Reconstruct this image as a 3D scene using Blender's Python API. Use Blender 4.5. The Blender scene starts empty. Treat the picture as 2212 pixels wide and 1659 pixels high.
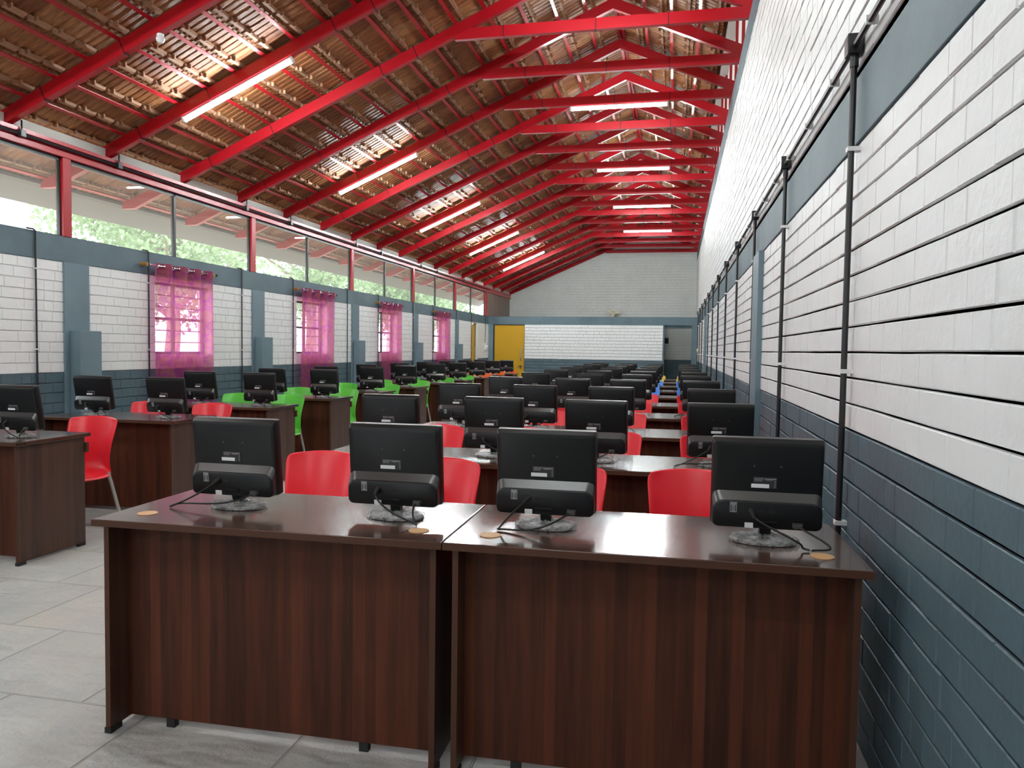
import bpy, bmesh, math, random
from mathutils import Vector, Matrix
C = bpy.context.scene
COL = C.collection
PI = math.pi

# ------------------------------------------------------------------ camera
F, YAW, PITCH, ROLL, EYE = 1631.7, 0.2122, 0.0459, 0.0139, 1.3603
fw = Vector((-math.sin(YAW)*math.cos(PITCH), math.cos(YAW)*math.cos(PITCH), -math.sin(PITCH)))
r0 = Vector((math.cos(YAW), math.sin(YAW), 0)); u0 = r0.cross(fw)
rt = r0*math.cos(ROLL) + u0*math.sin(ROLL); up = -r0*math.sin(ROLL) + u0*math.cos(ROLL)
cd = bpy.data.cameras.new('camera'); cam = bpy.data.objects.new('camera', cd); COL.objects.link(cam)
cam.matrix_world = Matrix(((rt.x, up.x, -fw.x, 0), (rt.y, up.y, -fw.y, 0), (rt.z, up.z, -fw.z, EYE), (0, 0, 0, 1)))
cd.sensor_width = 36; cd.lens = F/2212*36; cd.clip_start = .05; cd.clip_end = 300
C.camera = cam

# ------------------------------------------------------------------ world, exposure
wd = bpy.data.worlds.new('sky'); C.world = wd; wd.use_nodes = True
nt = wd.node_tree; nt.nodes.clear()
bg = nt.nodes.new('ShaderNodeBackground'); wo = nt.nodes.new('ShaderNodeOutputWorld')
tc = nt.nodes.new('ShaderNodeTexCoord'); mp = nt.nodes.new('ShaderNodeMapping'); ns = nt.nodes.new('ShaderNodeTexNoise')
cr = nt.nodes.new('ShaderNodeValToRGB'); ns.inputs['Scale'].default_value = 1.6; ns.inputs['Detail'].default_value = 3
cr.color_ramp.elements[0].position = .3; cr.color_ramp.elements[0].color = (.80, .90, 1, 1)
cr.color_ramp.elements[1].position = .75; cr.color_ramp.elements[1].color = (1, 1, 1, 1)
nt.links.new(tc.outputs['Generated'], mp.inputs['Vector']); nt.links.new(mp.outputs[0], ns.inputs['Vector'])
nt.links.new(ns.outputs['Fac'], cr.inputs[0]); nt.links.new(cr.outputs[0], bg.inputs[0]); nt.links.new(bg.outputs[0], wo.inputs[0])
bg.inputs[1].default_value = 5.5
LAMP = 145.0
C.view_settings.view_transform = 'Standard'; C.view_settings.look = 'None'
C.view_settings.gamma = 1; C.view_settings.use_curve_mapping = False
C.view_settings.exposure = 0.48
C.render.film_transparent = False
C.cycles.max_bounces = 7; C.cycles.diffuse_bounces = 4; C.cycles.glossy_bounces = 3
C.cycles.transparent_max_bounces = 12; C.cycles.transmission_bounces = 4
C.cycles.sample_clamp_indirect = 4.0; C.cycles.caustics_reflective = False; C.cycles.caustics_refractive = False
C.cycles.use_denoising = True

# ------------------------------------------------------------------ room numbers (metres)
XR, XL = 0.66, -5.846            # right and left wall faces
Y0, YP, YE = -7.0, 23.43, 26.6   # back wall, partition, end wall
BD, BB, BT = 1.075, 2.148, 2.397 # paint line, beam bottom, beam top
WT = 4.74                        # top of right wall
TY0, TS = 5.708, 1.2187          # roof trusses
RX, RZ, SL = -0.83, 5.48, 0.435  # ridge x, underside z, slope
NT = 18
def ty(k): return TY0 + k*TS
def rz(x): return RZ - SL*abs(x-RX)

# ------------------------------------------------------------------ mesh helper
class MB:
    def __init__(s): s.v = []; s.f = []; s.m = []
    def add(s, vs, fs, m=0):
        n = len(s.v); s.v += [tuple(v) for v in vs]; s.f += [tuple(i+n for i in f) for f in fs]; s.m += [m]*len(fs); return s
    def box(s, x0, x1, y0, y1, z0, z1, m=0):
        v = [(x, y, z) for z in (z0, z1) for y in (y0, y1) for x in (x0, x1)]
        return s.add(v, [(0, 2, 3, 1), (4, 5, 7, 6), (0, 1, 5, 4), (2, 6, 7, 3), (0, 4, 6, 2), (1, 3, 7, 5)], m)
    def hexa(s, v, m=0):   # 8 points: bottom ring 4, top ring 4
        return s.add(v, [(3, 2, 1, 0), (4, 5, 6, 7), (0, 1, 5, 4), (1, 2, 6, 5), (2, 3, 7, 6), (3, 0, 4, 7)], m)
    def quad(s, a, b, c, d, m=0): return s.add([a, b, c, d], [(0, 1, 2, 3)], m)
    def loft(s, rings, m=0, caps=True, closed=True):
        n = len(rings[0]); vs = [p for r in rings for p in r]; fs = []
        for i in range(len(rings)-1):
            for j in range(n if closed else n-1):
                k = (j+1) % n; fs.append((i*n+j, i*n+k, (i+1)*n+k, (i+1)*n+j))
        if caps and closed:
            fs.append(tuple(range(n))[::-1]); b = (len(rings)-1)*n; fs.append(tuple(b+j for j in range(n)))
        return s.add(vs, fs, m)
    def tube(s, pts, r, n=8, m=0, caps=True):
        pts = [Vector(p) for p in pts]; rings = []; pn = None
        for i, p in enumerate(pts):
            t = (pts[min(i+1, len(pts)-1)] - pts[max(i-1, 0)]).normalized()
            if pn is None:
                a = Vector((0, 0, 1)) if abs(t.z) < .9 else Vector((1, 0, 0)); pn = t.cross(a).normalized()
            pn = (pn - t*pn.dot(t)).normalized(); b = t.cross(pn)
            rr = r[i] if isinstance(r, (list, tuple)) else r
            rings.append([p + (pn*math.cos(2*PI*j/n) + b*math.sin(2*PI*j/n))*rr for j in range(n)])
        return s.loft(rings, m, caps)
    def disc(s, c, rx, ry, z0, z1, n=24, m=0, top=1.0):
        return s.loft([[(c[0]+rx*k*math.cos(2*PI*j/n), c[1]+ry*k*math.sin(2*PI*j/n), z) for j in range(n)] for k, z in ((1, z0), (top, z1))], m)
    def build(s, name, mats, parent=None, smooth=False, bevel=0, seg=2, loc=None, sub=0):
        me = bpy.data.meshes.new(name); me.from_pydata(s.v, [], s.f)
        if not isinstance(mats, (list, tuple)): mats = [mats]
        for m in mats: me.materials.append(m)
        if len(mats) > 1: me.polygons.foreach_set('material_index', s.m)
        me.update()
        if bevel or sub or smooth:
            bm = bmesh.new(); bm.from_mesh(me)
            bmesh.ops.recalc_face_normals(bm, faces=bm.faces)
            if bevel:
                ed = [e for e in bm.edges if len(e.link_faces) == 2 and e.calc_face_angle(0) > .5]
                bmesh.ops.bevel(bm, geom=ed, offset=bevel, segments=seg, profile=.5, affect='EDGES', clamp_overlap=True)
            bm.to_mesh(me); bm.free()
        if smooth:
            me.polygons.foreach_set('use_smooth', [True]*len(me.polygons))
            try: me.set_sharp_from_angle(angle=.6)
            except Exception: pass
        o = bpy.data.objects.new(name, me); COL.objects.link(o)
        if parent: o.parent = parent
        if loc: o.location = loc
        return o

def tag(o, label=None, cat=None, group=None, kind=None):
    if label: o['label'] = label
    if cat: o['category'] = cat
    if group: o['group'] = group
    if kind: o['kind'] = kind
    return o
def empty(name, loc, rz_=0, label=None, cat=None, group=None):
    o = bpy.data.objects.new(name, None); COL.objects.link(o); o.location = loc; o.rotation_euler.z = rz_
    o.empty_display_size = .1
    return tag(o, label, cat, group)
def struct(o, label=None): return tag(o, label, None, None, 'structure')
def copy_tree(o, parent=None):
    c = o.copy(); COL.objects.link(c); c.parent = parent
    for ch in list(o.children): copy_tree(ch, c)
    return c

# ------------------------------------------------------------------ materials
def mat(name, col=(.5, .5, .5), rough=.5, metal=0, coat=0, spec=.5, **kw):
    m = bpy.data.materials.new(name); m.use_nodes = True
    b = m.node_tree.nodes['Principled BSDF']
    b.inputs['Base Color'].default_value = (*col, 1); b.inputs['Roughness'].default_value = rough
    b.inputs['Metallic'].default_value = metal; b.inputs['Coat Weight'].default_value = coat
    b.inputs['Specular IOR Level'].default_value = spec
    for k, v in kw.items(): b.inputs[k.replace('_', ' ')].default_value = v
    return m
class G:
    def __init__(s, m): s.t = m.node_tree; s.b = s.t.nodes['Principled BSDF']
    def n(s, typ, **kw):
        nd = s.t.nodes.new(typ)
        for k, v in kw.items():
            if k in nd.inputs.keys(): nd.inputs[k].default_value = v
            else: setattr(nd, k, v)
        return nd
    def l(s, a, b): s.t.links.new(a, b)
    def coord(s, scale=(1, 1, 1)):
        t = s.n('ShaderNodeTexCoord'); m = s.n('ShaderNodeMapping'); m.inputs['Scale'].default_value = scale
        s.l(t.outputs['Object'], m.inputs['Vector']); return m.outputs[0]
    def ramp(s, fac, stops):
        r = s.n('ShaderNodeValToRGB'); e = r.color_ramp.elements
        while len(e) < len(stops): e.new(.5)
        for i, (p, c) in enumerate(stops): e[i].position = p; e[i].color = (*c, 1)
        s.l(fac, r.inputs[0]); return r.outputs[0]
    def mix(s, a, b, fac, mode='MIX'):
        m = s.n('ShaderNodeMix', data_type='RGBA', blend_type=mode)
        if isinstance(fac, (int, float)): m.inputs[0].default_value = fac
        else: s.l(fac, m.inputs[0])
        for i, x in ((6, a), (7, b)):
            if isinstance(x, tuple): m.inputs[i].default_value = (*x, 1)
            else: s.l(x, m.inputs[i])
        return m.outputs[2]
    def math(s, op, a, b=None):
        m = s.n('ShaderNodeMath', operation=op)
        for i, x in ((0, a), (1, b)):
            if x is None: continue
            if isinstance(x, (int, float)): m.inputs[i].default_value = x
            else: s.l(x, m.inputs[i])
        return m.outputs[0]
    def noise(s, vec, scale, detail=3, rough=.5):
        n = s.n('ShaderNodeTexNoise'); n.inputs['Scale'].default_value = scale; n.inputs['Detail'].default_value = detail
        n.inputs['Roughness'].default_value = rough; s.l(vec, n.inputs['Vector']); return n.outputs['Fac']
    def bump(s, h, strength=.3, dist=.01):
        b = s.n('ShaderNodeBump'); b.inputs['Strength'].default_value = strength; b.inputs['Distance'].default_value = dist
        s.l(h, b.inputs['Height']); s.l(b.outputs[0], s.b.inputs['Normal'])
    def color(s, c): s.l(c, s.b.inputs['Base Color'])

def brick_paint(name, c1, c2, rough=.55, spec=.4):
    m = mat(name, c1, rough, spec=spec); g = G(m); v = g.coord()
    g.color(g.ramp(g.noise(v, 2.3, 4), [(.3, c2), (.7, c1)]))
    a = g.noise(v, 38, 5, .6); b = g.noise(v, 9, 2)
    g.bump(g.math('ADD', a, g.math('MULTIPLY', b, 1.5)), .45, .006); return m
M = {}
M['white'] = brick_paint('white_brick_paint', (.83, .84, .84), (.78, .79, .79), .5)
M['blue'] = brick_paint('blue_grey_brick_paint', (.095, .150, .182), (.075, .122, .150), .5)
M['white_dimmed'] = brick_paint('dimmed_white_brick_paint', (.66, .67, .65), (.60, .61, .59), .6)  # white paint darkened in its colour for the far end's weaker light
M['white_lit'] = brick_paint('white_brick_paint_brightened', (.90, .905, .90), (.86, .865, .86), .5)  # same white paint as the right wall, lightened to stand for extra light
def plaster():
    m = mat('blue_grey_plaster', (.1, .155, .185), .6); g = G(m); v = g.coord()
    g.color(g.ramp(g.noise(v, 1.7, 5, .6), [(.35, (.085, .132, .160)), (.55, (.11, .168, .2)), (.75, (.125, .18, .21))]))
    g.bump(g.noise(v, 60, 3), .15, .003); return m
M['beam'] = plaster()
def pillar_m():
    m = mat('blue_grey_pillar_paint', (.15, .22, .26), .5); g = G(m); v = g.coord()
    g.color(g.ramp(g.noise(v, 2.5, 4), [(.3, (.13, .20, .24)), (.7, (.17, .245, .285))])); g.bump(g.noise(v, 40, 3), .1, .003); return m
M['pillar'] = pillar_m()
def wood(name, dark, light, rough, coat=0.0, axis='x', scale=17):
    m = mat(name, dark, rough, coat=coat); g = G(m); g.b.inputs['Coat Roughness'].default_value = .10
    tcn = g.n('ShaderNodeTexCoord'); sp = g.n('ShaderNodeSeparateXYZ'); g.l(tcn.outputs['Object'], sp.inputs[0])
    ob = g.n('ShaderNodeObjectInfo')
    a = sp.outputs[{'x': 0, 'y': 1, 'z': 2}[axis]]
    vo = g.n('ShaderNodeTexVoronoi', voronoi_dimensions='1D'); vo.inputs['Scale'].default_value = scale
    g.l(g.math('ADD', a, g.math('MULTIPLY', ob.outputs['Random'], 13.0)), vo.inputs['W'])
    hs = g.n('ShaderNodeSeparateColor'); g.l(vo.outputs['Color'], hs.inputs[0])
    sc = {'x': (22, 22, 1.3), 'y': (22, 22, 1.3)}[axis] if axis != 'z' else (1.3, 22, 22)
    if name.endswith('top'): sc = (1.2, 20, 20)
    v = g.coord(sc); gr = g.noise(v, 1.6, 6, .62)
    v2 = g.coord((3, 3, .8)); kn = g.noise(v2, 2.2, 3, .5)
    f = g.math('ADD', g.math('MULTIPLY', hs.outputs[0], .30), g.math('ADD', g.math('MULTIPLY', gr, .62), g.math('MULTIPLY', kn, .30)))
    g.color(g.ramp(f, [(.28, dark), (.55, tuple((x+y)/2 for x, y in zip(dark, light))), (.85, light)]))
    return m
M['wood'] = wood('dark_walnut_laminate_front', (.014, .0042, .003), (.125, .034, .015), .55, scale=26)
M['wood'].node_tree.nodes['Principled BSDF'].inputs['Specular IOR Level'].default_value = .25
M['wood_side'] = wood('dark_walnut_laminate_side', (.022, .009, .006), (.10, .043, .026), .45, axis='y', scale=24)
M['wood_top'] = wood('dark_walnut_laminate_top', (.040, .019, .014), (.085, .042, .028), .22, coat=.6, axis='y', scale=5)
M['edge'] = mat('brown_edge_band', (.075, .030, .016), .5, spec=.3)
M['foot'] = mat('black_rubber', (.012, .012, .012), .7)
def plas(name, c, rough=.38):
    m = mat(name, c, rough, spec=.38); g = G(m); g.bump(g.noise(g.coord(), 900, 2), .12, .0006); return m
M['black'] = plas('black_monitor_plastic', (.0055, .0055, .006), .36)
M['black2'] = plas('black_lower_plastic', (.006, .006, .007), .36)
M['ledge'] = mat('black_plastic_ledge_highlight', (.020, .020, .021), .30, spec=1.0)  # same black plastic, lightened and glossier to put the ledge highlight into it
M['screen'] = mat('dark_screen', (.004, .004, .005), .12)
M['cable'] = mat('black_cable', (.008, .008, .008), .4)
M['plug'] = mat('grey_plug', (.06, .06, .055), .5)
M['sticker'] = mat('white_sticker', (.88, .87, .90), .5)
M['glabel'] = mat('dark_grey_label', (.03, .03, .033), .35)
M['ltext'] = mat('grey_label_print', (.28, .28, .29), .4)
def wrap():
    m = mat('clear_plastic_wrap', (.75, .75, .74), .12, spec=.8); g = G(m)
    v = g.coord(); n = g.noise(v, 55, 4, .7); g.bump(n, 1.0, .012)
    g.l(g.ramp(g.noise(v, 40, 3, .6), [(.35, (.25, .25, .25)), (.75, (.75, .75, .75))]), g.b.inputs['Alpha']); return m
M['wrap'] = wrap()
M['tan'] = mat('tan_grommet', (.62, .36, .17), .5)
for n_, c_ in dict(red=(.88, .018, .035), green=(.115, .60, .055), blue=(.085, .30, .86), orange=(.90, .16, .02), yellow=(.85, .68, .14)).items():
    M['c_'+n_] = mat(n_+'_chair_plastic', c_, .30, Subsurface_Weight=0.0)
M['alu'] = mat('brushed_aluminium', (.55, .55, .52), .35, metal=.8)
M['chrome'] = mat('chrome', (.8, .8, .8), .12, metal=1)
def redp():
    m = mat('red_steel_paint', (.42, .006, .014), .3); g = G(m); v = g.coord()
    g.color(g.ramp(g.noise(v, 1.2, 3), [(.3, (.38, .005, .012)), (.7, (.46, .008, .017))])); return m
M['red'] = redp()
M['conduit'] = mat('black_conduit', (.012, .012, .014), .35)
M['clip'] = mat('white_clip', (.82, .82, .82), .5)
M['lampbody'] = mat('white_lamp_body', (.85, .85, .85), .4)
def emis(name, c, s):
    m = bpy.data.materials.new(name); m.use_nodes = True; t = m.node_tree; t.nodes.clear()
    e = t.nodes.new('ShaderNodeEmission'); o = t.nodes.new('ShaderNodeOutputMaterial')
    e.inputs[0].default_value = (*c, 1); e.inputs[1].default_value = s; t.links.new(e.outputs[0], o.inputs[0]); return m
M['tube'] = emis('lit_lamp_tube', (.90, 1.0, 1.0), LAMP)
def tiles():
    m = mat('clay_roof_tile', (.3, .14, .07), .5, spec=.3); g = G(m)
    t = g.n('ShaderNodeTexCoord'); sp = g.n('ShaderNodeSeparateXYZ'); g.l(t.outputs['Object'], sp.inputs[0])
    ix = g.math('FLOOR', g.math('DIVIDE', g.math('SUBTRACT', sp.outputs[0], RX), .32)); iy = g.math('FLOOR', g.math('DIVIDE', sp.outputs[1], .24))
    cb = g.n('ShaderNodeCombineXYZ'); g.l(ix, cb.inputs[0]); g.l(iy, cb.inputs[1])
    wn = g.n('ShaderNodeTexWhiteNoise', noise_dimensions='2D'); g.l(cb.outputs[0], wn.inputs['Vector'])
    base = g.ramp(wn.outputs['Value'], [(0, (.23, .080, .030)), (.35, (.31, .115, .043)), (.7, (.38, .16, .062)), (1, (.47, .225, .10))])
    n = g.noise(g.coord((2, 12, 2)), 5, 5, .6)
    g.color(g.mix(base, g.ramp(n, [(.3, (.35, .3, .28)), (.7, (1.15, 1.1, 1.05))]), .75, 'MULTIPLY'))
    g.bump(g.noise(g.coord((3, 25, 3)), 6, 4), .35, .01); return m
M['tile'] = tiles()
M['tile_end'] = mat('beige_tile_nib', (.33, .17, .095), .7)
M['board'] = mat('grey_infill_board', (.58, .57, .53), .7)
M['pale'] = mat('pale_sheet', (.62, .59, .56), .6)
_t = M['pale'].node_tree; _tl = _t.nodes.new('ShaderNodeBsdfTranslucent'); _tl.inputs[0].default_value = (.62, .58, .55, 1); _mx = _t.nodes.new('ShaderNodeMixShader'); _mx.inputs[0].default_value = .11
_t.links.new(_t.nodes['Principled BSDF'].outputs[0], _mx.inputs[1]); _t.links.new(_tl.outputs[0], _mx.inputs[2]); _t.links.new(_mx.outputs[0], _t.nodes['Material Output'].inputs[0])
M['brownp'] = mat('brown_board', (.24, .17, .14), .6)
M['frame'] = mat('black_window_frame', (.015, .016, .018), .4)
def glass(haze=.05):
    m = bpy.data.materials.new('window_glass'); m.use_nodes = True; t = m.node_tree; t.nodes.clear()
    o = t.nodes.new('ShaderNodeOutputMaterial'); tr = t.nodes.new('ShaderNodeBsdfTransparent'); gl = t.nodes.new('ShaderNodeBsdfGlossy')
    gl.inputs['Roughness'].default_value = .01; fr = t.nodes.new('ShaderNodeFresnel'); fr.inputs[0].default_value = 1.5
    tr.inputs[0].default_value = (.93, .96, .94, 1)
    mx = t.nodes.new('ShaderNodeMixShader'); df = t.nodes.new('ShaderNodeBsdfDiffuse'); df.inputs[0].default_value = (.85, .88, .85, 1); m2 = t.nodes.new('ShaderNodeMixShader')
    m2.inputs[0].default_value = haze
    tl = t.nodes.new('ShaderNodeBsdfTranslucent'); tl.inputs[0].default_value = (.85, .9, .87, 1); m3 = t.nodes.new('ShaderNodeMixShader'); m3.inputs[0].default_value = .5
    t.links.new(df.outputs[0], m3.inputs[1]); t.links.new(tl.outputs[0], m3.inputs[2])
    t.links.new(fr.outputs[0], mx.inputs[0]); t.links.new(tr.outputs[0], mx.inputs[1]); t.links.new(gl.outputs[0], mx.inputs[2])
    t.links.new(mx.outputs[0], m2.inputs[1]); t.links.new(m3.outputs[0], m2.inputs[2]); t.links.new(m2.outputs[0], o.inputs[0]); return m
M['glass'] = glass(.17)
def curtain_m():
    m = bpy.data.materials.new('sheer_magenta_curtain'); m.use_nodes = True; g = G(m); t = m.node_tree
    b = g.b; v = g.coord((1, 1.5, 1))
    w = g.n('ShaderNodeTexNoise'); w.inputs['Scale'].default_value = 2.7; w.inputs['Detail'].default_value = .6; w.inputs['Distortion'].default_value = 3.2; g.l(v, w.inputs['Vector'])
    pat = g.ramp(w.outputs['Fac'], [(.40, (0, 0, 0)), (.455, (1, 1, 1)), (.52, (1, 1, 1)), (.575, (0, 0, 0))])
    colr = g.mix((.48, .14, .17), (.38, .05, .28), pat)
    b.inputs['Roughness'].default_value = .5; g.color(colr)
    tl = g.n('ShaderNodeBsdfTranslucent'); g.l(g.mix((.80, .26, .38), (.68, .13, .48), pat), tl.inputs[0])
    tr = g.n('ShaderNodeBsdfTransparent'); tr.inputs[0].default_value = (.95, .50, .70, 1)
    m1 = g.n('ShaderNodeMixShader'); m1.inputs[0].default_value = .45; g.l(b.outputs[0], m1.inputs[1]); g.l(tl.outputs[0], m1.inputs[2])
    m2 = g.n('ShaderNodeMixShader')
    g.l(g.ramp(pat, [(0, (.46, .46, .46)), (1, (.38, .38, .38))]), m2.inputs[0]); g.l(m1.outputs[0], m2.inputs[1]); g.l(tr.outputs[0], m2.inputs[2])
    g.l(m2.outputs[0], t.nodes['Material Output'].inputs[0]); return m
M['curtain'] = curtain_m()
M['brass'] = mat('brown_wood_bracket', (.36, .17, .04), .4)
M['steelrod'] = mat('steel_rod', (.5, .47, .46), .25, metal=.9)
M['yellow_door'] = mat('mustard_door_paint', (.60, .335, .006), .35)
M['seal'] = mat('dark_frame', (.02, .025, .03), .5)
def floor_m():
    m = mat('grey_stone_slab', (.4, .4, .37), .42, spec=.5); g = G(m); v = g.coord()
    br = g.n('ShaderNodeTexBrick'); g.l(g.coord(), br.inputs['Vector']); br.offset = .5
    br.inputs['Scale'].default_value = 1; br.inputs['Brick Width'].default_value = .62; br.inputs['Row Height'].default_value = .60
    br.inputs['Mortar Size'].default_value = .006; br.inputs['Mortar Smooth'].default_value = .6
    br.inputs['Color1'].default_value = (.46, .465, .45, 1); br.inputs['Color2'].default_value = (.53, .52, .49, 1); br.inputs['Mortar'].default_value = (.42, .41, .39, 1)
    n = g.noise(v, 2.2, 6, .65); n2 = g.noise(g.coord((1, 1.7, 1)), 2.4, 3, .5)
    c = g.mix(br.outputs['Color'], g.ramp(n, [(.3, (.80, .84, .88)), (.5, (1, 1, 1)), (.72, (1.12, 1.06, .98))]), .85, 'MULTIPLY')
    g.color(c)
    h = g.math('ADD', g.math('MULTIPLY', n2, 1.6), g.math('ADD', g.math('MULTIPLY', n, .8), g.math('MULTIPLY', g.math('SUBTRACT', 1.0, br.outputs['Fac']), .22)))
    g.bump(h, .85, .045); return m
M['floor'] = floor_m()
M['earth'] = mat('pale_earth', (.42, .36, .27), .9)
def leaf():
    m = mat('green_leaf', (.12, .26, .06), .5); g = G(m)
    ob = g.n('ShaderNodeTexCoord'); n = g.noise(ob.outputs['Object'], 1.7, 3)
    c = g.ramp(n, [(.3, (.18, .27, .13)), (.6, (.29, .40, .22)), (.8, (.42, .52, .34))]); g.color(c)
    tl = g.n('ShaderNodeBsdfTranslucent'); g.l(c, tl.inputs[0]); mx = g.n('ShaderNodeMixShader'); mx.inputs[0].default_value = .45
    g.l(g.b.outputs[0], mx.inputs[1]); g.l(tl.outputs[0], mx.inputs[2]); g.l(mx.outputs[0], m.node_tree.nodes['Material Output'].inputs[0]); return m
M['leaf'] = leaf()
M['bark'] = mat('grey_bark', (.26, .22, .17), .85)
M['cream'] = mat('cream_plastic', (.62, .60, .46), .4)

# ------------------------------------------------------------------ brick walls
def brick_wall(name, s0, s1, t1, P, holes, zones, seed, end_caps=None, skip=None, course=.0976):
    """P(s,t,d): wall coordinates to world; zones: [(tmin,tmax,mat index)]; holes: (s0,s1,t0,t1)"""
    rnd = random.Random(seed); mb = MB()
    def zone(t):
        for a, b, i in zones:
            if a <= t < b: return i
        return zones[-1][2]
    ss = sorted({s0, s1, *[h[0] for h in holes], *[h[1] for h in holes]}); ts = sorted({0., t1, *[z[0] for z in zones if z[0] > 0], *[h[2] for h in holes], *[h[3] for h in holes]})
    ts = [t for t in ts if 0 <= t <= t1]
    for a, b in zip(ss, ss[1:]):
        for c, d in zip(ts, ts[1:]):
            if any(h[0] <= a+1e-6 and b-1e-6 <= h[1] and h[2] <= c+1e-6 and d-1e-6 <= h[3] for h in holes): continue
            mb.quad(P(a, c, 0), P(b, c, 0), P(b, d, 0), P(a, d, 0), zone((c+d)/2))
    t = 0.0
    while t < t1-.02:
        th = min(course, t1-t)
        s = s0 - rnd.random()*.2
        zi = zone(t+th/2)
        sk = skip and skip(t+th/2)
        if not sk:
            sg = [(s0, s1)]
            for h in holes:
                if h[2]-.03 < t+th/2 < h[3]+.03:
                    sg = [x for p, q in sg for x in (((p, min(q, h[0])), (max(p, h[1]), q)) if p < h[1] and q > h[0] else ((p, q),)) if x[1]-x[0] > .01]
            for p, q in sg:
                n_ = max(1, int((q-p)/.35)); za, zb = t+.0028, t+th-.0028; base = len(mb.v)
                for j_ in range(n_+1):
                    ss_ = p+(q-p)*j_/n_; a_ = rnd.uniform(-.0016, .0016); b_ = rnd.uniform(-.0016, .0016)
                    mb.v += [P(ss_, za+a_, -.001), P(ss_, za+a_+.0015, .0055), P(ss_, zb+b_-.0015, .0055), P(ss_, zb+b_, -.001)]
                for j_ in range(n_):
                    for c_ in range(3):
                        u_ = base+j_*4+c_; mb.f.append((u_, u_+4, u_+5, u_+1)); mb.m.append(zi)
        while s < s1 and not sk:
            L = rnd.choice((.225, .225, .215, .11, .155, .24))*rnd.uniform(.93, 1.07); a, b = max(s, s0), min(s+L, s1)
            segs = [(a, b)]
            for h in holes:
                if h[2]-.03 < t+th/2 < h[3]+.03:
                    ns_ = []
                    for p, q in segs:
                        if q <= h[0] or p >= h[1]: ns_.append((p, q))
                        else:
                            if p < h[0]: ns_.append((p, h[0]))
                            if q > h[1]: ns_.append((h[1], q))
                    segs = ns_
            for p, q in segs:
                if q-p < .02: continue
                d = rnd.uniform(.0075, .0115); e = .0006; jz = 0
                za, zb = t+.0032, t+th-.0032; ins = .0035
                o = [P(p+e, za+.001, .0053), P(q-e, za+.001, .0053), P(q-e, zb-.001, .0053), P(p+e, zb-.001, .0053)]
                w_ = rnd.uniform(-.0012, .0012)
                i = [P(p+e+ins, za+ins, d), P(q-e-ins, za+ins, d+w_), P(q-e-ins, zb-ins, d+w_), P(p+e+ins, zb-ins, d)]
                n = len(mb.v); mb.v += o+i
                fs = [(4, 5, 6, 7), (0, 1, 5, 4), (1, 2, 6, 5), (2, 3, 7, 6), (3, 0, 4, 7)]
                mb.f += [tuple(n+k for k in f) for f in fs]; mb.m += [zi]*5
            s += L
        t += th
    return mb
WIN = [(7.63, 8.72), (10.94, 12.02), (14.28, 15.36), (17.72, 18.80), (4.25, 5.34), (.95, 2.04), (-2.4, -1.3)]
WZ0, WZ1 = 1.245, 2.09
LT = .20
holes = [(a, b, WZ0, WZ1) for a, b in WIN] + [(21.39, 22.13, 0.0, 2.13)]
mb = brick_wall('wall_left', Y0, YE, BB, lambda s, t, d: (XL+d, s, t), holes, [(0, BD, 1), (BD, 9, 0)], 3)
for a, b, c, d in holes:
    mi = 0
    mb.quad((XL, a, c), (XL-LT, a, c), (XL-LT, a, d), (XL, a, d), mi); mb.quad((XL, b, c), (XL, b, d), (XL-LT, b, d), (XL-LT, b, c), mi)
    mb.quad((XL, a, d), (XL-LT, a, d), (XL-LT, b, d), (XL, b, d), mi); mb.quad((XL, a, c), (XL, b, c), (XL-LT, b, c), (XL-LT, a, c), mi)
ss = sorted({Y0, YE, *[h[0] for h in holes], *[h[1] for h in holes]})
for a, b in zip(ss, ss[1:]):
    for c, d in ((0, WZ0), (WZ0, WZ1), (WZ1, 2.13), (2.13, BB)):
        if any(h[0] <= a+1e-6 and b-1e-6 <= h[1] and h[2] <= c+1e-6 and d-1e-6 <= h[3] for h in holes): continue
        mb.quad((XL-LT, a, c), (XL-LT, a, d), (XL-LT, b, d), (XL-LT, b, c), 0)
struct(mb.build('wall_left', [M['white_lit'], M['blue']]), 'white painted brick wall with blue-grey lower part and four curtained windows')
struct(MB().box(XL-LT, XL+.012, Y0, YE, BB, BT).build('trim_1', M['beam'], bevel=.004), 'blue-grey lintel beam along the top of the left wall')

# right wall
mb = brick_wall('wall_right', Y0, YE, 4.44, lambda s, t, d: (XR-d, s, t), [], [(0, BD, 1), (BD, 9, 0)], 5, skip=lambda t: BB < t < BT)
mb.box(XR, XR+.11, Y0, YE, 0, 4.44, 0)
struct(mb.build('wall_right', [M['white'], M['blue']]), 'tall white painted brick wall with blue-grey lower part')
struct(MB().box(XR-.016, XR, Y0, YE, BB, BT).build('trim_2', M['beam'], bevel=.003), 'blue-grey lintel band on the right wall')
struct(MB().box(XR-.012, XR+.11, Y0, YE, 4.44, WT).build('trim_3', M['beam'], bevel=.004), 'blue-grey concrete capping along the top of the right wall')

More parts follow.
